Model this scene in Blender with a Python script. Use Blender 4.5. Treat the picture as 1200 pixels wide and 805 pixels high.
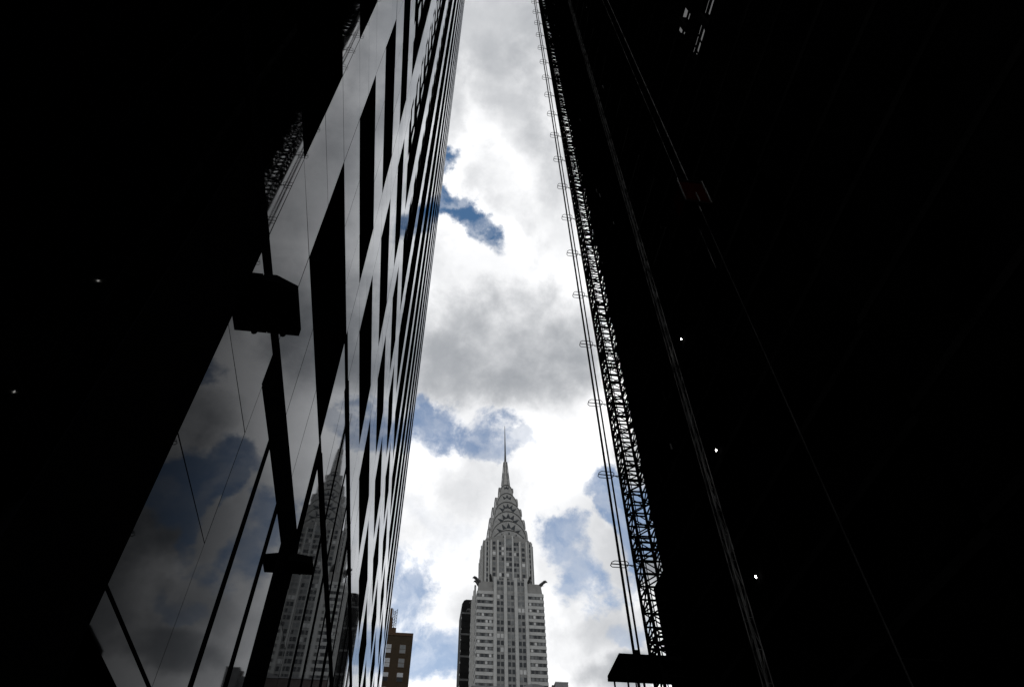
import bpy, math, random
from mathutils import Vector, Matrix
random.seed(7)
R = math.radians
for o in list(bpy.data.objects): bpy.data.objects.remove(o, do_unlink=True)
S = bpy.context.scene
COL = S.collection

# ---------------------------------------------------------------- camera
cd = bpy.data.cameras.new('camera'); cam = bpy.data.objects.new('camera', cd); COL.objects.link(cam)
cd.sensor_width = 36; cd.lens = 24.67; cd.clip_start = 0.05; cd.clip_end = 20000
cam.matrix_world = Matrix(((0.98992, -0.09573, -0.10433, 0), (-0.14047, -0.75676, -0.63842, 0),
                           (-0.01784, 0.64664, -0.76258, 1.6), (0, 0, 0, 1)))
mw = cam.matrix_world.to_3x3()
S.camera = cam
S.render.resolution_x = 1024; S.render.resolution_y = 686

# ---------------------------------------------------------------- world
SUN_EL, SUN_AZ = R(52), R(200)          # azimuth from +Y clockwise
W = bpy.data.worlds.new('World'); S.world = W; W.use_nodes = True
NT = W.node_tree; N = NT.nodes; L = NT.links; N.clear()
def nd(t, **k):
    n = N.new(t)
    for a, b in k.items(): setattr(n, a, b)
    return n
def setin(n, i, v):
    if hasattr(v, 'is_output') or isinstance(v, bpy.types.NodeSocket): L.new(v, n.inputs[i])
    else: n.inputs[i].default_value = v
def M(op, a, b=0.0, c=0.0, clamp=False):
    n = nd('ShaderNodeMath', operation=op, use_clamp=clamp); setin(n, 0, a); setin(n, 1, b); setin(n, 2, c); return n.outputs[0]
def VM(op, a, b=(0, 0, 0), c=(0, 0, 0)):
    n = nd('ShaderNodeVectorMath', operation=op); setin(n, 0, a); setin(n, 1, b)
    if op in ('MULTIPLY_ADD',): setin(n, 2, c)
    return n.outputs[1] if op in ('DOT_PRODUCT', 'LENGTH') else n.outputs[0]
def noise(vec, scale, detail, rough=0.55, dist=0.0):
    n = nd('ShaderNodeTexNoise'); setin(n, 'Vector', vec); n.inputs['Scale'].default_value = scale
    n.inputs['Detail'].default_value = detail; n.inputs['Roughness'].default_value = rough; n.inputs['Distortion'].default_value = dist
    return n
def ramp(v, a, b, lo=0.0, hi=1.0):
    n = nd('ShaderNodeMapRange', interpolation_type='SMOOTHSTEP'); setin(n, 0, v)
    for i, x in enumerate((a, b, lo, hi)): n.inputs[1 + i].default_value = x
    return n.outputs[0]
def mix(f, a, b, bt='MIX'):
    n = nd('ShaderNodeMix', data_type='RGBA', blend_type=bt); setin(n, 0, f); setin(n, 6, a); setin(n, 7, b); return n.outputs[2]
DEEP = [
    (1.0, (0.016, 0.4942, 0.8692), (10.52, 5.93, -4.14), (-32.46, 39.8, -22.61)),
    (1.0, (-0.0093, 0.4383, 0.8988), (38.56, -4.21, 1.89), (5.29, 48.83, -24.32)),
    (1.0, (-0.0166, 0.4791, 0.8776), (29.89, 17.29, -9.44), (-24.0, 30.18, -17.5)),
]
BLUE = [
    (1, (-0.0165, 0.7353, 0.6776), (11.87, 0.51, -1.01), (-1.69, 14.71, -16.74)),
    (0.95, (0.0366, 0.7286, 0.6839), (13.74, 0.12, -1.59), (-2.34, 18.81, -20.65)),
    (0.7, (0.0691, 0.7449, 0.6635), (18.58, 0.69, -3.46), (-6.73, 27.69, -31.14)),
    (0.4, (0.1121, 0.7397, 0.6635), (23.45, 1.95, -6.88), (-18.68, 46.23, -49.13)),
    (0.95, (0.2014, 0.8103, 0.5503), (21.79, -10.71, 6.89), (8.09, 6.85, -13.96)),
    (0.9, (0.2366, 0.8321, 0.5015), (16.52, -2.61, -4.46), (-6.46, 17.66, -27.26)),
    (0.9, (0.2632, 0.7589, 0.5956), (50.03, -19.17, 1.47), (3.75, 9.94, -15.16)),
    (0.95, (-0.0051, 0.8689, 0.4949), (26.0, 0.04, -0.81), (0.17, 6.82, -12.98)),
    (0.95, (0.0302, 0.9036, 0.4274), (17.42, -1.26, 0.26), (2.42, 10.83, -24.24)),
    (0.14, (0.0268, 0.8238, 0.5662), (13.4, 2.11, -4.59), (-12.21, 18.18, -26.75)),
    (0.7, (-0.0141, 0.8469, 0.5316), (39.77, -1.22, 2.06), (3.71, 18.32, -30.03)),
    (0.9, (0.2849, 0.7899, 0.5431), (58.09, -22.88, 1.88), (3.12, 8.33, -14.67)),
    (1, (0.2928, 0.6619, 0.69), (31.43, -4.95, -9.31), (-4.46, 34.17, -31.61)),
    (1, (0.297, 0.7601, 0.578), (18.8, -10.33, 3.05), (7.29, 9.34, -16.89)),
    (0.8, (0.2541, 0.7431, 0.6191), (34.29, -9.07, -3.99), (2.24, 29.83, -37.53)),
    (0.5, (0.2873, 0.8472, 0.4469), (29.14, -8.91, -2.96), (-0.93, 25.25, -48.39)),
]
GREY = [
    (0.66, (0.092, 0.6378, 0.7647), (7.1, -0.79, -0.85), (0.09, 10.57, -9.48)),
    (0.35, (0.0232, 0.6729, 0.7394), (13.53, 1.17, -2.17), (-3.82, 16.53, -15.6)),
    (0.28, (0.1565, 0.6646, 0.7306), (13.51, -2.72, -1.1), (1.39, 11.71, -11.64)),
    (0.42, (0.0275, 0.2683, 0.9629), (11.2, -1.64, -0.38), (2.54, 20.59, -6.33)),
    (0.34, (0.0676, 0.3579, 0.9313), (25.13, -14.91, 3.37), (6.95, 9.55, -4.71)),
    (0.36, (0.1426, 0.4704, 0.8709), (20.04, -6.9, -0.13), (2.7, 7.41, -5.02)),
    (0.32, (-0.0193, 0.3537, 0.9352), (43.62, -5.04, 2.27), (1.45, 13.99, -5.8)),
    (0.32, (0.0628, 0.4566, 0.8874), (28.55, -19.57, 7.49), (11.65, 13.17, -8.16)),
    (0.3, (0.1039, 0.2918, 0.9508), (28.55, -9.27, -0.8), (3.76, 10.23, -4.08)),
    (0.12, (0.1205, 0.7694, 0.6273), (41.39, -6.27, -1.06), (2.07, 17.45, -22.59)),
    (0.1, (0.0553, 0.7769, 0.6272), (27.83, -2.9, 0.34), (1.85, 13.02, -17.09)),
    (0.22, (0.2319, 0.8593, 0.4558), (13.77, -5.37, 2.01), (10.47, 14.29, -33.36)),
    (0.16, (0.0845, 0.8579, 0.5067), (28.87, -3.37, -0.1), (1.64, 11.34, -20.47)),
    (0.12, (-0.028, 0.8096, 0.5864), (35.84, -1.04, 2.3), (2.35, 12.62, -18.16)),
    (0.9, (0.3954, 0.8121, 0.4292), (10.47, -4.75, -1.83), (-1.16, 7.93, -15.1)),
    (0.75, (0.3487, 0.782, 0.5166), (17.04, -6.39, -2.8), (-0.32, 12.57, -19.78)),
    (0.4, (0.3352, 0.6968, 0.6341), (16.5, -5.73, -3.21), (0.64, 11.16, -13.39)),
    (0.45, (0.2915, 0.7101, 0.641), (27.34, -8.16, -4.17), (1.36, 18.49, -21.88)),
    (0.6, (0.2791, 0.8697, 0.4071), (17.84, -5.52, -1.67), (-1.38, 21.57, -46.36)),
    (0.6, (0.3372, 0.6027, 0.7232), (13.68, -4.6, -3.23), (1.09, 10.23, -9.73)),
]
tc = nd('ShaderNodeTexCoord').outputs['Generated']
D = VM('NORMALIZE', tc)
wrp = noise(D, 7.0, 9, 0.62)
wv = VM('SUBTRACT', wrp.outputs['Color'], (0.5, 0.5, 0.5))
DW = VM('MULTIPLY_ADD', wv, (0.12, 0.12, 0.12), D)          # ragged cloud edges
DS = VM('MULTIPLY_ADD', wv, (0.10, 0.10, 0.10), D)
def blobs(tab, vec, lo, hi, rag=0.0, ns=None):      # soft union of ragged oval patches, each around its own direction
    tot = None
    for s, c, a, b in tab:
        q = VM('SUBTRACT', vec, c)
        u = VM('DOT_PRODUCT', q, a); v = VM('DOT_PRODUCT', q, b)
        w = VM('DOT_PRODUCT', vec, c)
        m = M('SUBTRACT', 1.0, M('ADD', M('MULTIPLY', u, u), M('MULTIPLY', v, v)))
        if rag: m = M('ADD', M('MAXIMUM', m, -2.5), M('MULTIPLY', ns, rag))
        m = M('MULTIPLY', ramp(m, lo, hi, 0.0, s), M('GREATER_THAN', w, 0.3))
        tot = m if tot is None else M('SUBTRACT', M('ADD', tot, m), M('MULTIPLY', tot, m))
    return tot
rg = M('SUBTRACT', noise(VM('ADD', D, (7.3, 2.2, 5.1)), 13.0, 12, 0.62, 0.15).outputs[0], 0.5)
wisp = noise(VM('MULTIPLY', DW, (1.0, 1.6, 1.0)), 16.0, 9, 0.58, 0.2).outputs[0]
deep = blobs(DEEP, DW, -0.15, 0.9, 4.4, rg)
pale_b = blobs(BLUE, DW, -0.35, 0.75, 5.2, rg)
pale_b = M('MULTIPLY', pale_b, ramp(wisp, 0.36, 0.72, 0.95, 0.62))
grey = blobs(GREY, DS, -1.2, 1.2, 3.4, rg)
n2 = noise(D, 3.1, 8, 0.6, 0.4).outputs[0]
n3 = noise(VM('ADD', D, (3.1, 1.7, 0.4)), 7.0, 10, 0.56, 0.15).outputs[0]
n4 = noise(VM('ADD', DW, (1.1, 5.7, 2.4)), 4.5, 9, 0.56, 0.1).outputs[0]
away = ramp(VM('DOT_PRODUCT', D, (0.07, 0.67, 0.74)), 0.78, 0.90, 1.0, 0.0)      # the rest of the sky: cumulus with open blue
side = ramp(VM('DOT_PRODUCT', D, (0.42, 0.75, 0.51)), 0.965, 0.995, 0.0, 1.0)      # heavier, darker cloud low on the right
gen = M('MULTIPLY', ramp(n2, 0.50, 0.62, 0.0, 0.8), away)
pale_b = M('MAXIMUM', pale_b, gen)
deep = M('MULTIPLY', deep, ramp(wisp, 0.42, 0.72, 1.0, 0.6))
blue = M('MAXIMUM', deep, pale_b)
shade = M('MULTIPLY', grey, ramp(n3, 0.30, 0.60, 0.62, 1.15))
shade = M('ADD', shade, M('MULTIPLY', ramp(n2, 0.35, 0.6, 0.45, 0.0), away))
shade = M('ADD', shade, ramp(n3, 0.44, 0.66, 0.0, 0.22))
shade = M('ADD', shade, ramp(n4, 0.50, 0.66, 0.0, 0.17))
shade = M('ADD', shade, M('MULTIPLY', side, ramp(n3, 0.38, 0.62, 0.0, 0.45)))
sky = nd('ShaderNodeTexSky', sky_type='NISHITA'); sky.sun_disc = False
sky.sun_elevation = SUN_EL; sky.sun_rotation = SUN_AZ
sky.air_density = 1.0; sky.dust_density = 0.3; sky.ozone_density = 2.0
STR = 0.1
pale = ramp(VM('DOT_PRODUCT', D, (0, 0, 1)), 0.68, 0.86, 1.0, 0.0)
tint = mix(pale, (0.95, 1.25, 1.30, 1), (2.3, 2.05, 1.8, 1))
blu = mix(1.0, sky.outputs[0], tint, 'MULTIPLY')
shade = M('SUBTRACT', 1.0, M('EXPONENT', M('MULTIPLY', shade, -1.15)))
cl = mix(shade, (12.4, 12.4, 12.5, 1), (0.5, 0.75, 1.1, 1))
out = mix(blue, cl, blu)
bg = nd('ShaderNodeBackground'); L.new(out, bg.inputs[0]); bg.inputs[1].default_value = STR
wo = nd('ShaderNodeOutputWorld'); L.new(bg.outputs[0], wo.inputs[0])
try: W.cycles.sampling_method = 'MANUAL'; W.cycles.sample_map_resolution = 512
except Exception: pass

sl = bpy.data.lights.new('sun', 'SUN'); sl.energy = 0.6; sl.angle = R(10); sl.color = (1, 0.96, 0.9)
sun = bpy.data.objects.new('sun', sl); COL.objects.link(sun)
sd = Vector((math.sin(SUN_AZ) * math.cos(SUN_EL), math.cos(SUN_AZ) * math.cos(SUN_EL), math.sin(SUN_EL)))
sun.rotation_euler = sd.to_track_quat('Z', 'Y').to_euler(); sun.location = (0, 0, 300)
S.view_settings.view_transform = 'Standard'; S.view_settings.look = 'None'
S.view_settings.exposure = 0.0; S.view_settings.gamma = 1.0; S.view_settings.use_curve_mapping = False
# ---------------------------------------------------------------- helpers
def mat(name, col, rough=0.7, metal=0.0, spec=0.3, var=0.25, scale=3.0, bump=0.0, ior=None, emit=None):
    m = bpy.data.materials.new(name); m.use_nodes = True; t = m.node_tree; n = t.nodes; b = n['Principled BSDF']
    tx = n.new('ShaderNodeTexCoord'); nz = n.new('ShaderNodeTexNoise'); nz.inputs['Scale'].default_value = scale; nz.inputs['Detail'].default_value = 6
    t.links.new(tx.outputs['Object'], nz.inputs['Vector'])
    r = n.new('ShaderNodeMapRange'); r.inputs[1].default_value = 0.3; r.inputs[2].default_value = 0.7
    r.inputs[3].default_value = 1 - var; r.inputs[4].default_value = 1 + var; t.links.new(nz.outputs[0], r.inputs[0])
    vm = n.new('ShaderNodeVectorMath'); vm.operation = 'SCALE'; vm.inputs[0].default_value = col[:3]; t.links.new(r.outputs[0], vm.inputs[3])
    t.links.new(vm.outputs[0], b.inputs['Base Color'])
    b.inputs['Roughness'].default_value = rough; b.inputs['Metallic'].default_value = metal
    b.inputs['Specular IOR Level'].default_value = spec
    if ior: b.inputs['IOR'].default_value = ior
    if bump:
        bp = n.new('ShaderNodeBump'); bp.inputs['Strength'].default_value = bump; bp.inputs['Distance'].default_value = 0.02
        t.links.new(nz.outputs[0], bp.inputs['Height']); t.links.new(bp.outputs[0], b.inputs['Normal'])
    if emit:
        b.inputs['Emission Color'].default_value = (*emit[0], 1); b.inputs['Emission Strength'].default_value = emit[1]
    return m
class MB:
    def __init__(s): s.v = []; s.f = []
    def add(s, v, f):
        k = len(s.v); s.v += [tuple(p) for p in v]; s.f += [tuple(i + k for i in q) for q in f]; return s
    def box(s, x0, x1, y0, y1, z0, z1):
        v = [(x, y, z) for z in (z0, z1) for x, y in ((x0, y0), (x1, y0), (x1, y1), (x0, y1))]
        return s.add(v, [(3, 2, 1, 0), (4, 5, 6, 7), (0, 1, 5, 4), (1, 2, 6, 5), (2, 3, 7, 6), (3, 0, 4, 7)])
    def bar(s, a, b, r, n=6, r2=None):
        a = Vector(a); b = Vector(b); d = (b - a).normalized(); r2 = r if r2 is None else r2
        p = d.cross(Vector((0, 0, 1)) if abs(d.z) < .9 else Vector((1, 0, 0))).normalized(); q = d.cross(p)
        v = [c + (p * math.cos(2 * math.pi * i / n) + q * math.sin(2 * math.pi * i / n)) * rr for c, rr in ((a, r), (b, r2)) for i in range(n)]
        return s.add(v, [(i, (i + 1) % n, n + (i + 1) % n, n + i) for i in range(n)] + [tuple(range(n))[::-1], tuple(range(n, 2 * n))])
    def prism(s, pts, d, T=None):     # pts: outline in (x,z), extruded in y from d[0] to d[1]
        n = len(pts); v = [(x, y, z) for y in d for x, z in pts]
        if T: v = [T(*p) for p in v]
        return s.add(v, [tuple(range(n)), tuple(range(2 * n - 1, n - 1, -1))] + [(i, i + n, (i + 1) % n + n, (i + 1) % n) for i in range(n)])
    def build(s, name, m, parent=None, bevel=0):
        me = bpy.data.meshes.new(name); me.from_pydata(s.v, [], s.f); me.materials.append(m)
        o = bpy.data.objects.new(name, me); COL.objects.link(o)
        if parent is not None: o.parent = parent; o.matrix_parent_inverse = parent.matrix_world.inverted() if parent.parent is None and False else Matrix.Identity(4)
        if bevel:
            b = o.modifiers.new('bevel', 'BEVEL'); b.width = bevel; b.segments = 2
        return o
def fixn(o):
    import bmesh
    b = bmesh.new(); b.from_mesh(o.data); bmesh.ops.recalc_face_normals(b, faces=b.faces); b.to_mesh(o.data); b.free(); return o
def empty(name, label, cat, group=None, loc=(0, 0, 0)):
    o = bpy.data.objects.new(name, None); COL.objects.link(o); o.location = loc; o.empty_display_size = .5
    return tag(o, label, cat, group)
def tag(o, label=None, cat=None, group=None, kind=None):
    if label: o['label'] = label
    if cat: o['category'] = cat
    if group: o['group'] = group
    if kind: o['kind'] = kind
    return o
def boxo(name, m, parent, *b): return MB().box(*b).build(name, m, parent)

asphalt = mat('asphalt', (.05, .05, .052), .9, var=.3, scale=2, bump=.3)
paving = mat('paving', (.22, .21, .2), .85, var=.2, scale=1.5, bump=.2)
paint = mat('road_paint', (.7, .7, .66), .7, var=.1)
ground_m = mat('city_ground', (.09, .09, .09), .9, var=.3, scale=.05)
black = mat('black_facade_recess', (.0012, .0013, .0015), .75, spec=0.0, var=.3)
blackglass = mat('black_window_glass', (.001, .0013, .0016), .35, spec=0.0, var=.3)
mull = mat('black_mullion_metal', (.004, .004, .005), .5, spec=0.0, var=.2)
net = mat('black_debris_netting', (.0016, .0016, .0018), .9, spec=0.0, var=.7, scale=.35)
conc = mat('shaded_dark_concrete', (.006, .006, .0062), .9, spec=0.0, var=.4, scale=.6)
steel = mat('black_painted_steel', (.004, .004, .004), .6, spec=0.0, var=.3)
galv = mat('dull_grey_steel', (.085, .085, .085), .8, spec=0.0, var=.9, scale=1.1)
redm = mat('dark_red_paint', (.012, .0012, .0009), .8, spec=0.0, var=.4)
lampm = mat('work_lamp_glow', (.8, .8, .8), emit=((1, .97, .9), 30))

def glass_mat():      # coated dark glass: weak mirror face-on, strong at a grazing angle
    m = bpy.data.materials.new('reflective_glass'); m.use_nodes = True; t = m.node_tree; n = t.nodes; n.clear()
    out = n.new('ShaderNodeOutputMaterial'); mx = n.new('ShaderNodeMixShader'); df = n.new('ShaderNodeBsdfDiffuse'); gs = n.new('ShaderNodeBsdfAnisotropic')
    df.inputs[0].default_value = (.0012, .0015, .002, 1); gs.inputs['Color'].default_value = (.95, .97, 1, 1)
    tx = n.new('ShaderNodeTexCoord'); mp = n.new('ShaderNodeMapping'); mp.inputs['Scale'].default_value = (1, .9, .25)
    nz = n.new('ShaderNodeTexNoise'); nz.inputs['Scale'].default_value = .8; nz.inputs['Detail'].default_value = 2
    bp = n.new('ShaderNodeBump'); bp.inputs['Strength'].default_value = .25; bp.inputs['Distance'].default_value = .004
    t.links.new(tx.outputs['Object'], mp.inputs[0]); t.links.new(mp.outputs[0], nz.inputs[0]); t.links.new(nz.outputs[0], bp.inputs['Height'])
    t.links.new(bp.outputs[0], gs.inputs['Normal'])
    n2 = n.new('ShaderNodeTexNoise'); n2.inputs['Scale'].default_value = 2.3; n2.inputs['Detail'].default_value = 5     # street dust: uneven gloss
    t.links.new(tx.outputs['Object'], n2.inputs[0]); r = n.new('ShaderNodeMapRange'); r.inputs[3].default_value = .006; r.inputs[4].default_value = .035
    t.links.new(n2.outputs[0], r.inputs[0]); t.links.new(r.outputs[0], gs.inputs['Roughness'])
    lw = n.new('ShaderNodeLayerWeight'); lw.inputs[0].default_value = .5
    p = n.new('ShaderNodeMath'); p.operation = 'POWER'; p.inputs[1].default_value = 9.0; t.links.new(lw.outputs['Facing'], p.inputs[0])
    q = n.new('ShaderNodeMath'); q.operation = 'MULTIPLY_ADD'; q.inputs[1].default_value = 1.02; q.inputs[2].default_value = .008; q.use_clamp = True; t.links.new(p.outputs[0], q.inputs[0])
    t.links.new(q.outputs[0], mx.inputs[0]); t.links.new(df.outputs[0], mx.inputs[1]); t.links.new(gs.outputs[0], mx.inputs[2]); t.links.new(mx.outputs[0], out.inputs[0])
    return m
glass = glass_mat()

# ---------------------------------------------------------------- ground
def struct(name, mb, m): return tag(mb.build(name, m), kind='structure')
struct('ground', MB().box(-3000, 3000, -3000, 3000, -.6, -.012), ground_m)
struct('road', MB().box(1.6, 7.9, -120, 300, -.3, 0.0), asphalt)
struct('pavement', MB().box(-1.6, 1.6, -120, 300, -.3, .13), paving)
struct('pavement', MB().box(7.9, 10.5, -120, 300, -.3, .13), paving)
mk = MB()
for y in range(-110, 290, 9): mk.box(4.68, 4.82, y, y + 3, .0, .004)
struct('road_marking', mk, paint)

# ---------------------------------------------------------------- left glass tower
U = 1.6; Z0 = 1.6; XF = -1.6
gt = empty('glass_tower', 'dark glass office tower with reflective panes and black windows, mirroring the clouds', 'building', loc=(XF, 24, 0))
def loc(b, root):   # box in world coordinates -> local of root
    x, y, z = root.location; return (b[0] - x, b[1] - x, b[2] - y, b[3] - y, b[4] - z, b[5] - z)
def fbox(s0, s1, z0, z1, d0, d1, root=gt):     # facade box in units; d0..d1 metres out from the glass face
    return loc((XF + d0, XF + d1, s0 * U, s1 * U, Z0 + z0 * U, Z0 + z1 * U), root)
SE, ZT, SB = 31.0, 125.0, -12.0
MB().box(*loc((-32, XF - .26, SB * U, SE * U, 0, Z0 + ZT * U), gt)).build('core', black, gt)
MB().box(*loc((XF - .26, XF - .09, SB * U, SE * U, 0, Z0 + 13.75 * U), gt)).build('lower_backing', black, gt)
panes, wins, muls, bands = [], [], [], []
ZL = 1.12
g = .0045
strips = [(-9.2, -8.4), (-6.3, -5.55), (-3.45, -2.7), (-.6, .18), (2.25, 3.03), (5.08, 5.83), (7.99, 8.75), (10.85, 11.6), (13.7, 14.45), (16.55, 17.3), (19.4, 20.15), (22.25, 23.0), (25.1, 25.85), (27.95, 28.7), (30.5, 31.0)]
rows = [(3.41, 4.38), (5.94, 6.9), (8.17, 9.12), (10.36, 11.5), (12.68, 13.75)]     # spandrel bands
for s0, s1 in strips:
    zz = [1.27, 1.94, 2.64, 3.29] if s0 < 5 else [1.27, 2.8, 4.28]
    zz2 = [3.41, 4.38, 5.14, 5.94, 6.9, 7.55, 8.17, 9.12, 9.75, 10.36, 11.5, 12.1, 12.68, 13.75]
    if s0 > 5: zz2 = [4.46, 5.81, 6.02, 6.9, 7.55, 8.17, 9.12, 9.75, 10.36, 11.5, 12.1, 12.68, 13.75]
    z = 13.75
    while z < ZT - 1.45: z += 1.45; zz2.append(z)
    a0 = max(s0, 5.3) if s0 == 5.08 else s0
    for a, b in zip(zz, zz[1:]): panes.append((a0, s1, a, b))
    for a, b in zip(zz2, zz2[1:]):
        if (a, b) == (5.81, 6.02): continue
        panes.append((s0, s1, a, b))
REC = .13
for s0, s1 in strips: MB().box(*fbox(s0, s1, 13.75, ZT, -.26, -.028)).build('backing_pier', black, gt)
for (p0, p1), (q0, q1) in zip(strips, strips[1:]):
    s0, s1 = p1, q0; w = (s1 - s0) / 3
    for i, (a, b) in enumerate(rows):
        if s0 > 5 and i == 0: continue
        if s0 > 5 and i == 1: a = 6.02
        for k in range(3): panes.append((s0 + k * w, s0 + (k + 1) * w, a, b))
    if s0 < 5: wins.append((s0, s1, 4.38, 5.94))
    for (a, b), (c, d) in list(zip(rows, rows[1:]))[1:]: wins.append((s0, s1, b, c))
    z = 13.75; e = s1
    while z < ZT - 1.5:
        wins.append((s0, s1, z, z + .7, -.17))
        n = 3 if s0 < 9 else 2
        jit = random.uniform(-.1, .1)
        for k in range(n):
            ww = (e - s0) / n; panes.append((s0 + k * ww + .03, s0 + (k + 1) * ww - .05, z + .7 + jit, z + 1.42, -REC - .04 * (k % 2)))
        z += 1.45
# ground storeys
panes += [(3.03, 3.54, 1.27, 3.03), (3.54, 4.2, 1.27, 3.03), (4.2, 4.65, 1.27, 3.03)]
muls += [(3.51, 3.57, 1.27, 3.03), (4.17, 4.24, 1.27, 3.03), (4.65, 5.3, 0, 3.41), (1.6, 2.25, 0, 3.29), (8.75, 8.85, 1.27, 5.81)]
bands += [(2.25, 3.03, 3.29, 3.41), (3.03, 5.3, 3.03, 3.41), (-9, 2.25, 3.29, 3.41), (5.3, SE, 4.29, 4.45), (5.83, SE, 5.82, 6.01), (-9, SE, 1.258, 1.27)]
s = 5.83
for k in range(33):
    e = s + .76 if k else 6.4
    if e > SE: break
    panes += [(s, e, 1.27, 4.29), (s, e, 4.45, 5.82)]
    muls.append((e - .03, e + .03, 1.27, 5.82)); s = e
for s0, s1 in ((.18, .9), (.9, 1.6), (-.6, .18), (-2.7, -1.65), (-1.65, -.6), (-5.55, -4.1), (-4.1, -2.7)):
    if (s0, s1) == (-.6, .18): continue
    for a, b in ((1.27, 1.94), (1.94, 2.64), (2.64, 3.29)): panes.append((s0, s1, a, b))
for k in range(40):
    s0 = -9 + k; 
    if s0 + 1 > SE: break
    panes.append((s0 + .02, s0 + .98, ZL, 1.256))
def vis(p):   # rough picture size of a facade rectangle (inside the view only)
    s, z = (p[0] + p[1]) / 2, (p[2] + p[3]) / 2
    d = Vector((-1, s, z)); c = mw.inverted() @ d
    if c.z >= 0: return 0
    x, y = c.x / -c.z * 822, c.y / -c.z * 822
    if abs(x) > 600 or abs(y) > 402: return 0.0001 / d.length
    return (p[1] - p[0]) * (p[3] - p[2]) / d.length ** 3
def pane_box(mb, p, jitter=True):
    dd = p[4] if len(p) > 4 else 0
    b = fbox(p[0] + g, p[1] - g, p[2] + g, p[3] - g, dd - .03, dd)
    ty = random.gauss(0, .0016); tz = random.gauss(0, .0010); h = (b[3] - b[2]) / 2; v = (b[5] - b[4]) / 2
    if not jitter: ty = tz = 0
    V = [(x + (1 if y == b[2] else -1) * ty * h + (1 if z == b[4] else -1) * tz * v, y, z) for z in (b[4], b[5]) for x, y in ((b[0], b[2]), (b[1], b[2]), (b[1], b[3]), (b[0], b[3]))]
    mb.add(V, [(3, 2, 1, 0), (4, 5, 6, 7), (0, 1, 5, 4), (1, 2, 6, 5), (2, 3, 7, 6), (3, 0, 4, 7)])
panes.sort(key=vis, reverse=True)
for p in panes[:100]:
    mb = MB(); pane_box(mb, p); mb.build('glass_panel', glass, gt)
mb = MB(); [pane_box(mb, p) for p in panes[100:]]; tag(mb.build('glass_panel', glass, gt), kind='stuff')
wins.sort(key=vis, reverse=True)
def wd(p): return fbox(p[0], p[1], p[2], p[3], -.085 + (p[4] if len(p) > 4 else 0), -.05 + (p[4] if len(p) > 4 else 0))
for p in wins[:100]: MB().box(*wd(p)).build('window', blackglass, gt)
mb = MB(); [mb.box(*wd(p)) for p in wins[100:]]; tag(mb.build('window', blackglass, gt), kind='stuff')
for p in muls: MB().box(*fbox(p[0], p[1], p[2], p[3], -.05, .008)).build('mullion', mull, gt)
for i, p in enumerate(bands): MB().box(*fbox(p[0], p[1], p[2], p[3], -.05, .012 + .0015 * i if i < 5 else .002)).build('ledge', mull, gt)
MB().box(*loc((-32.2, XF + .01, SB * U, SE * U + .1, Z0 + ZT * U, Z0 + ZT * U + 1), gt)).build('parapet', black, gt)

def wall_lamp(s0, s1, zc, out, label):
    r = empty('wall_lamp', label, 'lamp', 'lamps fixed to the glass tower', loc=(XF, s1 * U, Z0 + zc * U))
    c = .2 * (s1 - s0) * U; d = (s1 - s0) * U; o = out * U
    pts = [(0.004, 0), (o, 0), (o, -d * .84), (o * .40, -d), (0.004, -d)]
    h = MB(); n = len(pts)
    h.add([(x, y, z) for z in (0, .10) for x, y in pts], [tuple(range(n))[::-1], tuple(range(n, 2 * n))] + [(i, (i + 1) % n, n + (i + 1) % n, n + i) for i in range(n)])
    fixn(h.build('housing', steel, r)); MB().box(.001, .02, -d * .9, -d * .1, .1, .15).build('mounting_plate', steel, r)
    MB().box(.12, o * .9, -d * .85, -d * .12, -.012, 0).build('lens', blackglass, r)
    MB().bar((o * .45, .0, .05), (o * .45, .05, .05), .028, 8).build('cable_gland', steel, r)
wall_lamp(2.40, 2.78, 3.2, .185, 'large flat black lamp housing jutting from the glass wall, higher in the photo and nearer')
wall_lamp(4.98, 5.17, 3.09, .185, 'smaller black bar-shaped lamp with a stub below, in front of the mirrored skyscraper')

# ---------------------------------------------------------------- right: building under construction
rt = empty('unfinished_tower', 'tall black tower under construction wrapped in dark netting, rising behind the lattice mast', 'building', loc=(13.8, 24, 0))
X0 = 13.8
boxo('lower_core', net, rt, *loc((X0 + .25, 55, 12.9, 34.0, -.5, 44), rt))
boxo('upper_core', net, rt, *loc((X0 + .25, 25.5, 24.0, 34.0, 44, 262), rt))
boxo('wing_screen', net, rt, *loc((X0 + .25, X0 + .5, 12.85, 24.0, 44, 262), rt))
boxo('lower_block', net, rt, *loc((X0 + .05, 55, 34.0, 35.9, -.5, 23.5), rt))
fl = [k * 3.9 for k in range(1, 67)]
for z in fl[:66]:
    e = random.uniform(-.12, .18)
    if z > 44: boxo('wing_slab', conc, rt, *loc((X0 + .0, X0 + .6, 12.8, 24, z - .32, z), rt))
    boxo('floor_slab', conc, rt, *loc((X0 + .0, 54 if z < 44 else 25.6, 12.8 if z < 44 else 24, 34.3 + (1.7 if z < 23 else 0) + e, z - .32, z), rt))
pn = []
for z in fl:
    y = 12.9
    while y < 34:
        w = min(random.choice((2.1, 2.7, 3.2)), 34.1 - y)
        if random.random() < .9 or y > 28: pn.append((y + .03, y + w - .03, z, z + 3.55, random.uniform(.03, .12)))
        y += w
def nvis(p): return 1 / (X0 ** 2 + p[0] ** 2 + (p[2]) ** 2) if p[2] > 12 and p[0] / X0 * 1.0 > 0 else 0
pn.sort(key=nvis, reverse=True)
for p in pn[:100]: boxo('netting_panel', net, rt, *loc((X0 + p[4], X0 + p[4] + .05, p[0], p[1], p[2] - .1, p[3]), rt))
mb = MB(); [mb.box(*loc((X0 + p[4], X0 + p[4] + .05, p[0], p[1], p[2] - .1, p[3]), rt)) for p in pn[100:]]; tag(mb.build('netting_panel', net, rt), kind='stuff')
mb = MB()
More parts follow.
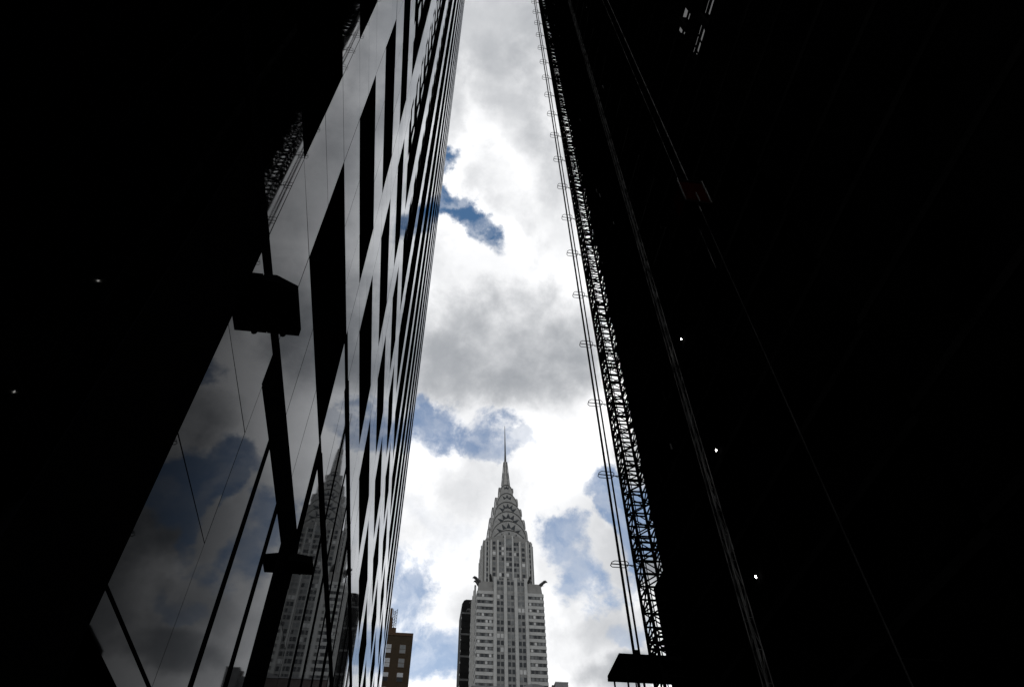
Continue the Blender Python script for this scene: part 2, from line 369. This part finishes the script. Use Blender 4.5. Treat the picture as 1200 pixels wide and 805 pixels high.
for k in range(150):       # scaffold tube ends along the tower edge
    z = random.uniform(20, 240); y = 34.2 + random.uniform(.05, .55)
    x = X0 + random.uniform(-.25, .1) - rt.location.x; yy = y - rt.location.y
    if random.random() < .5: mb.bar((x, 34.0 - 24, z), (x, yy, z), .03, 5)
    else: mb.bar((x, yy - .2, z), (x, yy - .2, z + random.uniform(.8, 2.4)), .03, 5)
tag(mb.build('scaffold_tube', steel, rt), kind='stuff')

for k in range(80):
    y = random.choice((random.uniform(26, 33.6), random.uniform(18, 24), random.uniform(30, 33.8))); z = random.choice(fl[5:60]) + random.uniform(-.2, 2.8); h = random.uniform(.2, .9); w = random.uniform(.03, .08)
    boxo('tie_bracket', galv if random.random() < .5 else conc, rt, *loc((X0 - .1, X0 - .02, y, y + w, z, z + h), rt))
po = empty('podium_block', 'low black block with a flat roof, below the gap of sky at top right', 'building', loc=(13.8, 0, 0))
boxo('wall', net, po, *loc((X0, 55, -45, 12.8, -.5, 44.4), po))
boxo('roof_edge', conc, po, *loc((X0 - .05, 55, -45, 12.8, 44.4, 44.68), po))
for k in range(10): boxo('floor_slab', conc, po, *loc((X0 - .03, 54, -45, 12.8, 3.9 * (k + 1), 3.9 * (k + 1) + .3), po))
sc = empty('wind_screen', 'black netting screen on a lattice frame above the sky gap at top right', 'screen', loc=(13.8, 0, 46.7))
scrim = bpy.data.materials.new('see_through_scrim'); scrim.use_nodes = True
_t = scrim.node_tree; _n = _t.nodes; _n.clear(); _o = _n.new('ShaderNodeOutputMaterial'); _m = _n.new('ShaderNodeMixShader'); _a = _n.new('ShaderNodeBsdfTransparent'); _d = _n.new('ShaderNodeBsdfDiffuse')
_d.inputs[0].default_value = (.01, .01, .01, 1); _z = _n.new('ShaderNodeTexNoise'); _z.inputs['Scale'].default_value = 1.5; _r = _n.new('ShaderNodeMapRange'); _r.inputs[3].default_value = .5; _r.inputs[4].default_value = .85
_t.links.new(_z.outputs[0], _r.inputs[0]); _t.links.new(_r.outputs[0], _m.inputs[0]); _t.links.new(_a.outputs[0], _m.inputs[1]); _t.links.new(_d.outputs[0], _m.inputs[2]); _t.links.new(_m.outputs[0], _o.inputs[0])
def sbx(name, m, y0, y1, z0, z1, d=.22): boxo(name, m, sc, *loc((X0, X0 + d, y0, y1, z0, z1), sc))
sbx('netting', net, -40, 12.85, 50.9, 190); sbx('lower_netting', net, -40, 12.85, 46.7, 48.7); sbx('infill_netting', net, -40, 11.0, 48.7, 50.9)  # top netting runs on out of view, added to block sky from the reflections
boxo('scrim', scrim, sc, .18, .2, -40, 12.9, 44.7 - 46.7, 50.9 - 46.7)  # thin sheet added across the gap to dim the sky behind it
for z in (45.55, 45.85, 46.25): MB().bar((.1, -40, z - 46.7), (.1, 12.85, z - 46.7), .05, 6).build('rail', steel, sc)
for z in (49.35, 49.6): MB().bar((.1, 10.8, z - 46.7), (.1, 12.9, z - 46.7), .04, 6).build('rail', steel, sc)
for y in (9.2, 10.95, 11.7, 12.35): MB().bar((.08, y, -2.1), (.08, y - .35, 0), .045, 5).build('strut', steel, sc)
for y in (12.6, 12.75, 12.5): MB().bar((.08, y, -2.1), (.08, y, 0), .035, 5).build('strut', steel, sc)
for y in (11.6, 12.3, 12.6): MB().bar((.08, y, 2.0), (.08, y + .4, 4.2), .05, 5).build('strut', steel, sc)
boxo('cross_beam', steel, sc, -.1, .5, 10.35, 10.75, -2.1, 0); boxo('cross_beam', steel, sc, -.1, .5, 11.75, 12.1, 2.0, 4.2)

# three small work lamps up the tower, one above another
for z, nm in ((32.1, 'tiny lit work lamp, highest of the three up the black tower'), (23.8, 'tiny lit work lamp, the middle of the three up the black tower'), (17.05, 'tiny lit work lamp, lowest of the three up the black tower')):
    r = empty('work_lamp', nm, 'lamp', 'work lamps on the tower', loc=(X0 - .1, 24.0, z))
    MB().bar((0, 0, .09), (0, 0, .16), .03, 8).build('socket', steel, r)
    b = MB()
    for i in range(6):
        pass
    b.bar((0, 0, -.06), (0, 0, .0), .015, 10, .034).bar((0, 0, .0), (0, 0, .06), .034, 10, .02).build('bulb', lampm, r)
    MB().bar((.1, 0, .14), (0, 0, .14), .012, 6).build('bracket', steel, r)

def lattice(root, x0, x1, y0, y1, z0, z1, step, rl, rb, m, xb=True):
    for x in (x0, x1):
        for y in (y0, y1): MB().bar((x, y, z0), (x, y, z1), rl, 6).build('leg', m, root)
    mb = MB(); z = z0; k = 0
    while z < z1 - .01:
        c = [(x0, y0), (x1, y0), (x1, y1), (x0, y1)]
        for i in range(4):
            a, b = c[i], c[(i + 1) % 4]
            mb.bar((*a, z), (*b, z), rb * 1.3, 5)
            if (k + i) % 2 == 0: mb.bar((*a, z), (*b, z + step), rb, 4)
            else: mb.bar((*b, z), (*a, z + step), rb, 4)
            if k % 7 == 3:
                mb.bar((*a, z + step * .5), (*b, z + step * .5), rb * 1.6, 5)
                mb.bar((*a, z + step), (*b, z), rb, 4)
        z += step; k += 1
    mb.build('bracing', m, root)
hm = empty('hoist_mast', 'slim black lattice hoist mast climbing the corner of the netted tower, seen against the clouds', 'mast', loc=(13.43, 34.7, 0))
lattice(hm, -.66, .62, -.68, .68, -.5, 238, .82, .09, .046, steel)
inner = MB()
for (x, y) in ((-.42, -.5), (-.42, .5)): inner.bar((x, y, 0), (x, y, 238), .035, 5)
ib = inner; z = .4
while z < 238: ib.bar((-.66, -.68, z), (-.42, -.5, z), .03, 4).bar((-.66, .68, z), (-.42, .5, z), .03, 4); z += 1.88
ib.build('rack_rail', steel, hm)
k = 0; z = 17.65
while z < 236:
    gq = MB(); x0, x1, y0, y1 = 11.12 - 13.43, 12.12 - 13.43, -.32, .32; c = .14
    o = [(x0 + c, y0), (x1 - c, y0), (x1, y0 + c), (x1, y1 - c), (x1 - c, y1), (x0 + c, y1), (x0, y1 - c), (x0, y0 + c)]
    for i in range(8): gq.bar((*o[i], z), (*o[(i + 1) % 8], z), .026, 5)
    gq.bar((x0, 0, z), (-.66, .05, z), .034, 5).bar((x1, 0, z), (-.66, .3, z - .02), .02, 5)
    gq.build('cable_guide', steel, hm); z += 6.55; k += 1
for x, y, r, lb in ((11.58, 34.45, .075, 'left and thicker of two long black cables running through the guide rings'), (11.93, 34.62, .058, 'right and thinner of two long black cables, nearer the lattice mast')):
    tag(MB().bar((0, 0, -.5), (0, 0, 238), r, 6).build('hoist_cable', steel), lb, 'cable', 'hoist cables').location = (x, y, 0)

hp = empty('loading_platform', 'flat black loading platform around the lattice mast near the bottom edge', 'platform', loc=(12.5, 35.1, 18.4))
boxo('deck', steel, hp, -1.9, 3.2, -1.2, 1.35, 0, .14)
for y in (-1.1, 1.2): MB().bar((-1.6, y, -18.9), (-1.6, y, 0), .05, 8).build('post', steel, hp)
for y in (-1.2, 1.35):
    boxo('edge_beam', steel, hp, -1.9, 3.2, y - .05, y + .05, -.14, 0)
mb = MB()
for z in (.4, .8): mb.bar((-.3, 1.3, z), (3.0, 1.3, z), .025)
for x in (-.3, .8, 1.9, 3.0): mb.bar((x, 1.3, .1), (x, 1.3, .85), .025)
mb.build('railing', steel, hp)
mb = MB()
for z in (-1.25, -.8): mb.bar((-.5, 1.0, z), (2.6, 1.0, z), .05)
for x in (-.5, .5, 1.5, 2.5): mb.bar((x, 1.0, -1.3), (x, 1.0, 0), .04)
mb.build('hanger_frame', steel, hp)
boxo('winch', steel, hp, -1.02, -.86, -1.2, -1.0, .14, .36)

# grey guide mast on the tower face, with landing bars
gm = empty('guide_mast', 'rough grey guide mast running up the black tower with short landing bars', 'mast', loc=(13.45, 25.1, 0))
lattice(gm, -.12, .12, -.16, .16, 8, 240, 1.3, .03, .014, galv)
z = 14.0
while z < 230:
    h = random.uniform(.5, 1.6); ox = random.uniform(-.2, .12)
    boxo('cover_plate', galv, gm, ox, ox + .05, -.2, random.uniform(.02, .2), z, z + h); z += random.uniform(2.2, 5.5)
for k in range(22):
    z = 40 + k * 5.3; MB().bar((.1, .1, z), (.1, -random.uniform(2.6, 4.4), z), .035, 5).build('landing_bar', galv, gm)
gr = empty('lift_rail', 'thin straight grey lift rail on the black tower, passing the red lift car', 'rail', loc=(12.62, 16.35, 0))
MB().bar((0, .0, 33), (0, .0, 236), .035, 6).build('rail', galv, gr)
MB().bar((0, .0, 9), (0, .0, 33), .03, 6).build('lower_rail', mat('dimmed_rail_steel', (.018, .018, .018), .8, spec=0.0, var=.9, scale=.6), gr)  # the rail's fading brightness below the car is put into a darker colour
MB().bar((.5, 1.4, 30), (.5, 1.4, 236), .022, 6).build('side_rail', galv, gr)
for k in range(40):
    z = 10 + k * 5.7; MB().bar((0, 0, z), (1.2, 0, z), .02, 5).build('wall_tie', steel, gr)
lc = empty('lift_car', 'dark red construction lift car with grey edge posts on the black tower', 'lift car', loc=(12.6, 16.3, 33.6))
boxo('cabin', redm, lc, -.62, .66, -.05, 1.1, .15, 2.3); boxo('floor_frame', steel, lc, -.72, .74, -.12, 1.35, 0, .14)
for x in (-.68, 0.06, .70): boxo('corner_post', galv, lc, x - .03, x + .03, -.13, -.06, .15, 2.5 if x != .06 else 1.1)
boxo('roof', steel, lc, -.72, .74, -.12, 1.15, 2.31, 2.4)
boxo('door_panel', redm, lc, -.5, .55, -.075, -.052, .35, 2.2)
K = .76          # true size of the right-hand side of the street
for r in (rt, po, sc, hm, hp, gm, gr, lc) + tuple(o for o in COL.objects if o.name.split('.')[0] in ('work_lamp', 'hoist_cable')):
    if r.type == 'MESH': r.data.transform(Matrix.Scale(K, 4))
    for c in r.children: c.data.transform(Matrix.Scale(K, 4))
    x, y, z = r.location; r.location = (x * K, y * K, 1.6 + (z - 1.6) * K - (0 if z > 10 else .0))
# ---------------------------------------------------------------- crowned skyscraper
brick = mat('pale_grey_brick', (.165, .163, .156), .85, spec=.1, var=.14, scale=.35)
brickw = mat('white_brick_band', (.30, .30, .29), .85, spec=.1, var=.1, scale=.4)
spand = mat('grey_spandrel', (.17, .17, .165), .8, spec=.2, var=.25, scale=.6)
dkb = mat('dark_brick_band', (.075, .075, .075), .85, spec=.1, var=.25, scale=.5)
crownm = mat('weathered_steel_cladding', (.16, .159, .152), .5, metal=.3, spec=.4, var=.22, scale=.45)
rimm = mat('dark_steel_rib', (.035, .035, .034), .6, metal=.3, var=.2)
wdark = mat('dark_window_glass', (.012, .014, .015), .25, spec=.25, var=.5, scale=.2)
wmid = mat('window_with_blind', (.10, .105, .105), .5, spec=.3, var=.4, scale=.3)
wlite = mat('window_with_white_blind', (.34, .34, .33), .5, spec=.5, var=.2, scale=.3)
ch = empty('crowned_skyscraper', 'pale art deco skyscraper with a tiered arched steel crown and needle spire, seen straight ahead', 'building', loc=(47.5, 333, 0))
def face(k):        # local frame of face k: (u right along face, d outward, z)
    c, s_ = [(1, 0), (0, -1), (-1, 0), (0, 1)][k][0], [(1, 0), (0, -1), (-1, 0), (0, 1)][k][1]
    # face 0 looks to -Y (front)
    return lambda u, d, z: (c * u + s_ * d, s_ * u - c * d, z)
def fb(mb, k, u0, u1, d0, d1, z0, z1):
    T = face(k); P = [T(u, d, 0) for u in (u0, u1) for d in (d0, d1)]
    xs = [p[0] for p in P]; ys = [p[1] for p in P]
    return mb.box(min(xs), max(xs), min(ys), max(ys), z0, z1)
HB = 16.5
boxo('shaft', brick, ch, -HB, HB, -HB, HB, 0, 186.8)
# shoulder with sloping corner blocks
sh = MB()
for sx in (-1, 1):
    for sy in (-1, 1):
        x0, x1 = sorted((sx * 8.6, sx * (HB - .2))); y0, y1 = sorted((sy * 8.6, sy * (HB - .2)))
        v = [(x0, y0, 186.8), (x1, y0, 186.8), (x1, y1, 186.8), (x0, y1, 186.8)]
        ti = lambda a, s1: a * .955 if abs(a) > 10 else a
        v += [(ti(x, 0), ti(y, 0), 193.6) for x, y, _ in v]
        sh.add(v, [(3, 2, 1, 0), (4, 5, 6, 7), (0, 1, 5, 4), (1, 2, 6, 5), (2, 3, 7, 6), (3, 0, 4, 7)])
sh.build('shoulder', brick, ch)
boxo('upper_shaft', brick, ch, -12.4, 12.4, -12.4, 12.4, 186.5, 220.5)
ww = []; 
PIERS = [(-8.5, -7.0), (-3.4, -1.9), (1.8, 3.4), (6.8, 8.5)]
PIERS = [(-8.5, -7.0), (-3.4, -1.85), (1.85, 3.4), (7.0, 8.5)]
BAYS = [(-7.0, -3.4), (-1.85, 1.85), (3.4, 7.0)]
floors = [185.6 - 3.33 * i for i in range(24)]
def pick():
    r = random.random(); return wdark if r < .72 else (wmid if r < .93 else wlite)
for k in range(4):
    pier = MB(); bw = {-1: MB(), 1: MB()}; db = {-1: MB(), 1: MB()}; sp = MB()
    for a, b in PIERS: fb(pier, k, a, b, HB - .1, HB + .75, 90, 195.5)
    for a, b in BAYS: fb(sp, k, a, b, HB - .05, HB + .02, 90, 194.6)
    for i, z in enumerate(floors):
        for a, b in BAYS:
            c = (a + b) / 2; row_m = pick()
            for q in (-1, 1):
                ww.append((k, c + q * .92 - .68, c + q * .92 + .68, HB + .02, z - 1.5, z + .55, row_m if random.random() < .7 else pick()))
        for sgn in (-1, 1):
            a, b = sorted((sgn * 8.9, sgn * 16.35))
            fb(db[sgn], k, a, b, HB - .02, HB + .06, z - 1.15, z + .55)
            fb(bw[sgn], k, min(sgn * 8.5, sgn * HB), max(sgn * 8.5, sgn * HB), HB - .02, HB + .22, z + .55, z + 2.18)
            n = 4; w = (b - a) / n
            for j in range(n):
                r = random.random(); m_ = wdark if r < .5 else (wmid if r < .86 else wlite)
                ww.append((k, a + j * w + .28, a + (j + 1) * w - .5, HB + .06, z - .95, z + .4, m_))
    # shoulder storeys
    for z in (189.6, 192.7):
        for a, b in BAYS:
            c = (a + b) / 2
            for q in (-1, 1): ww.append((k, c + q * .92 - .65, c + q * .92 + .65, HB + .02, z - .9, z + .9, wmid if z < 191 else wdark))
    pier.build('pier', brickw, ch); [q.build('white_band', brickw, ch) for q in bw.values()]; [q.build('dark_band', dkb, ch) for q in db.values()]; sp.build('spandrel', spand, ch)
# upper shaft: projecting centre, chamfered sides, vertical ribs
for k in range(4):
    uc = MB(); ur = MB(); us = MB()
    fb(uc, k, -9.9, 9.9, 11.9, 13.3, 186.6, 221.5)
    for a in (-9.9, -6.3, -2.5, 1.6, 5.4, 9.0): fb(ur, k, a, a + .9, 13.2, 13.65, 193, 223.0 if abs(a + .45) < 4 else 219.5)
    for a in (-12.5, -10.9, 10.2, 11.8): fb(ur, k, a, a + .7, 12.3, 12.6, 193, 219.5)
    for i in range(9):
        z = 217.6 - 3.1 * i
        for a, b in ((-5.4, -2.5), (-1.6, 1.6), (2.5, 5.4)):
            fb(us, k, a, b, 13.25, 13.32, z - 1.7, z - .75)
            us.build('spandrel', spand, ch); us = MB()
            h = (b - a) / 2
            for q in range(2): ww.append((k, a + q * h + .12, a + (q + 1) * h - .12, 13.3, z - .7, z + 1.2, pick()))
        for a in (-8.6, 6.9): ww.append((k, a, a + 1.5, 13.3, z - .7, z + 1.2, pick()))
        for a in (-11.75, 10.85): ww.append((k, a, a + .85, 12.4, z - .7, z + 1.2, wdark))
    uc.build('projecting_bay', brick, ch); ur.build('rib', brickw, ch)
# crown of nested arches
TI = [(11.3, 227.9), (10.3, 234.6), (9.4, 241.6), (7.9, 249.2), (6.1, 256.8), (3.9, 264.6)]
TOPS = []
def arch(a, za, h, n=18): return [(a * math.cos(t), za - h + h * math.sin(t)) for t in [math.pi * i / n for i in range(n + 1)]]
for i, (d, za) in enumerate(TI):
    a = d * .93; h = a * (1.22 if i < 4 else 1.5); zb = (218.5 if i == 0 else TI[i - 1][1] - h * .75)
    o = arch(a, za, h); out = [(a, zb)] + o + [(-a, zb)] if zb < za - h else o
    mb = MB()
    for k in (0, 1): T = face(k); mb.prism(out, (-d, d), (lambda T: lambda x, y, z: T(x, y, z))(T))
    TOPS.append(fixn(mb.build('crown_tier', crownm, ch)))
    rb = MB(); wi = []
    for k in range(4):
        T = face(k)
        inn = arch(a - .22, za - .22, h - .22)
        for j in range(len(o) - 1):
            P = [(o[j][0], o[j][1]), (o[j + 1][0], o[j + 1][1]), (inn[j + 1][0], inn[j + 1][1]), (inn[j][0], inn[j][1])]
            rb.prism(P, (d, d + .28), (lambda T: lambda x, y, z: T(x, y, z))(T))
        nt = [5, 5, 5, 5, 3, 3][i]; sz = [3.0, 3.6, 3.5, 3.2, 2.6, 2.0][i]
        for j in range(nt):
            th = R(90 + (j - (nt - 1) / 2) * (27 if nt == 5 else 34))
            er = Vector((math.cos(th), math.sin(th))); et = Vector((-er.y, er.x))
            pc = Vector((a * math.cos(th), za - h + h * math.sin(th))) - er * (sz * 1.35)
            tri = [pc + er * sz, pc - et * sz * .34, pc + et * sz * .34]
            wi.append((k, [(p.x, p.y) for p in tri], d))
    TOPS.append(fixn(rb.build('tier_rim', rimm, ch)))
    for k, tri, dd in wi:
        T = face(k); b = MB().prism(tri, (dd, dd + .08), (lambda T: lambda x, y, z: T(x, y, z))(T)); TOPS.append(fixn(b.build('triangular_window', wdark, ch)))
# inner arch of the lowest tier with the tall arched window
ia = MB(); ga = MB()
for k in range(4):
    T = face(k)
    ia.prism([(8.6, 218)] + arch(8.6, 224.6, 6.2) + [(-8.6, 218)], (11.4, 12.1), (lambda T: lambda x, y, z: T(x, y, z))(T))
    ga.prism([(2.0, 216.5)] + arch(2.0, 221.2, 2.0, 10) + [(-2.0, 216.5)], (13.3, 13.4), (lambda T: lambda x, y, z: T(x, y, z))(T))
    for x in (-2.9, 2.3): fb(MB(), k, x, x + .9, 12.1, 12.2, 221.8, 223.2).build('small_window', wdark, ch)
fixn(ia.build('crown_base_arch', brick, ch)); fixn(ga.build('arched_window', wmid, ch))
def cone(rs, n=12):
    mb = MB(); v = [(r * math.cos(2 * math.pi * i / n + .26), r * math.sin(2 * math.pi * i / n + .26), z) for r, z in rs for i in range(n)]
    f = [(j * n + i, j * n + (i + 1) % n, (j + 1) * n + (i + 1) % n, (j + 1) * n + i) for j in range(len(rs) - 1) for i in range(n)]
    return mb.add(v, f + [tuple(range(n))[::-1], tuple(range((len(rs) - 1) * n, len(rs) * n))])
cone([(3.3, 258), (2.75, 266), (2.45, 270.2), (2.05, 270.4), (1.85, 276), (1.5, 276.2), (1.15, 284.8)], 8).build('spire_base', crownm, ch)
rb = MB()
for i in range(8):
    t = 2 * math.pi * i / 8 + .26; rb.bar((2.8 * math.cos(t), 2.8 * math.sin(t), 266), (1.2 * math.cos(t), 1.2 * math.sin(t), 284.8), .12, 4)
rb.build('spire_rib', rimm, ch)
cone([(.75, 284.8), (.5, 292), (.36, 302), (.16, 315.2)], 8).build('needle', rimm, ch)
for o in list(ch.children):
    if o in TOPS or o.name.split('.')[0] in ('spire_base', 'spire_rib', 'needle'): o.location.x += .55 + (.1 if o not in TOPS else 0)
# gargoyles on the shoulder corners: neck, head and hooked beak
for k in range(4):
    for sg in (-1, 1):
        T = face(k); u0 = sg * 10.2 if k % 2 == 0 else sg * 10.2
        pass
for sx in (-1, 1):
    for sy in (-1, 1):
        for (bx, by), (dx, dy) in (((14.6, 14.6), (.85, .55)), ):
            c = [(0, 0, 192.4, .9), (1.2, .8, 193.6, .95), (2.4, 1.5, 194.7, .75), (3.3, 2.0, 195.3, .8), (4.1, 2.5, 195.0, .35), (4.4, 2.7, 194.4, .1)]
            g_ = MB(); p = [((bx + q[0]) * sx, (by + q[1] * .6) * sy, q[2]) for q in c]
            for a, b, qa, qb in zip(p, p[1:], c, c[1:]): g_.bar(a, b, qa[3], 8, qb[3])
            g_.build('gargoyle', rimm, ch)
for sx in (-1, 1):
    c = [(0, 0, 193.9, .7), (.4, 1.2, 195.2, .75), (.7, 2.3, 196.2, .6), (.9, 3.1, 196.6, .6), (1.0, 3.9, 196.3, .25), (1.05, 4.2, 195.8, .08)]
    for k in (0, 1, 3):
        T = face(k); g_ = MB(); p = [T((9.4 + q[0]) * sx, 14.6 + q[1] * .8, q[2]) for q in c]
        for a, b, qa, qb in zip(p, p[1:], c, c[1:]): g_.bar(a, b, qa[3], 8, qb[3])
        g_.build('gargoyle', rimm, ch)
def wkey(w): return (0 if (w[0] == 0 and w[4] > 140) else 1, w[4])
ww.sort(key=wkey)
for w in ww[:100]: fb(MB(), w[0], w[1], w[2], w[3] - .02, w[3] + .06, w[4], w[5]).build('window', w[6], ch)
for m_ in (wdark, wmid, wlite):
    mb = MB(); [fb(mb, w[0], w[1], w[2], w[3] - .02, w[3] + .06, w[4], w[5]) for w in ww[100:] if w[6] is m_]
    tag(mb.build('window', m_, ch), kind='stuff')

# ---------------------------------------------------------------- dark slab tower behind it
dkt = mat('black_brown_cladding', (.006, .006, .006), .8, spec=.08, var=.4, scale=.3)
dt = empty('dark_tower', 'narrow black tower with a rounded top, just left of the crowned skyscraper', 'building', loc=(32.5, 366, 0))
fixn(MB().prism([(-5.6, 0), (6, 0), (6, 207.5), (-3.4, 207.5), (-4.6, 206.9), (-5.6, 204.8)], (-6, 12)).build('tower_body', dkt, dt))
for i in range(22):
    boxo('window_band', dkb if i % 3 == 0 else dkt, dt, -5.66, 5.9, -6.06, -5.99, 200 - i * 4 - 1.0, 200 - i * 4)
for i in range(12): boxo('corner_window', wlite, dt, -5.72, -5.5, -6.1, -5.7, 196 - i * 6.1, 197 - i * 6.1)
mb = MB().bar((-6.6, -4, 140), (-6.6, -4, 152), .2); 

# ---------------------------------------------------------------- brown brick building
brn = mat('brown_brick', (.028, .020, .012), .9, spec=.1, var=.18, scale=.5)
brnd = mat('brown_brick_trim', (.05, .03, .018), .9, spec=.1, var=.2)
bb = empty('brown_building', 'brown brick building with small paired windows, beside the foot of the glass tower', 'building', loc=(-7.6, 180, 0))
boxo('wall', brn, bb, -12, 8.4, 0, 18, 0, 93.2); boxo('parapet', brnd, bb, -12.1, 8.5, -.1, 18.1, 93.2, 94.0)
def bwin(x, z, w, h, d, up, lo):
    f = boxo('window', brnd, bb, x, x + w, -.05, .02, z, z + h)
    a = MB().box(x + .12, x + w - .12, -.09, -.045, z + h * .52, z + h - .12).build('upper_pane', up, f)
    b = MB().box(x + .12, x + w - .12, -.09, -.045, z + .12, z + h * .47).build('lower_pane', lo, f)
wb = mat('grey_blind', (.25, .26, .27), .5, var=.2)
for i in range(14):
    z = 88.4 - i * 3.62
    for x in (-8.0, -4.2, .9, 4.6):
        m1, m2 = random.choice(((wb, wdark), (wmid, wb), (wlite, wb), (wb, wb), (wmid, wmid)))
        bwin(x + .6, z, 1.75, 2.45, 0, m1, m2)
boxo('roof_house', brnd, bb, -2, 3.8, 2, 9, 94, 96.4)
boxo('water_tank', brnd, bb, -1, 2.6, 2.5, 7, 96.4, 99.5)
am = MB(); 
for x, y in ((2.5, 3), (3.6, 3), (3.05, 4)): am.bar((x, y, 97.3), (x, y, 102.3), .07, 5)
for i in range(6):
    z = 97.3 + i * .78; am.bar((2.5, 3, z), (3.6, 3, z + .78), .05, 4).bar((3.6, 3, z), (3.05, 4, z + .78), .05, 4).bar((3.05, 4, z), (2.5, 3, z + .78), .05, 4)
am.build('antenna_mast', galv, bb)
boxo('chimney', brnd, bb, 1.4, 2.3, 2.2, 3.2, 99.5, 102.0)

# ---------------------------------------------------------------- low blocks at the skyscraper's foot
lowm = mat('low_block_stone', (.14, .14, .14), .85, var=.3, scale=.3)
lowd = mat('low_block_brown', (.06, .05, .045), .9, var=.3, scale=.3)
lb = empty('stone_block', 'grey low block with rooftop housings in front of the skyscraper, at the bottom edge', 'building', loc=(45, 262, 0))
boxo('wall', lowd, lb, -20.5, 3, 0, 14, 0, 117.0); boxo('cornice', lowm, lb, -20.7, 3.1, -.2, 14, 117.0, 117.5)
boxo('side_wall', lowm, lb, 3, 15.2, 1, 14, 0, 117.6)
fixn(MB().prism([(-2, 117)] + [(3.2 - 5.2 * math.cos(math.pi * i / 10), 117.4 + 2.6 * math.sin(math.pi * i / 10)) for i in range(11)] + [(8.4, 117)], (2, 10)).build('vaulted_roof', lowm, lb))
for x in (9.8, 11.4): boxo('vent', lowd, lb, x, x + .9, 2, 3, 117.6, 119.9)
sb = empty('pale_block', 'small pale flat-roofed block at the bottom edge, right of the skyscraper', 'building', loc=(57.4, 262, 0))
boxo('wall', lowm, sb, -1.6, 3.2, 0, 12, 0, 119.9); boxo('roof_edge', brickw, sb, -1.7, 3.3, -.1, 12, 119.9, 120.3)
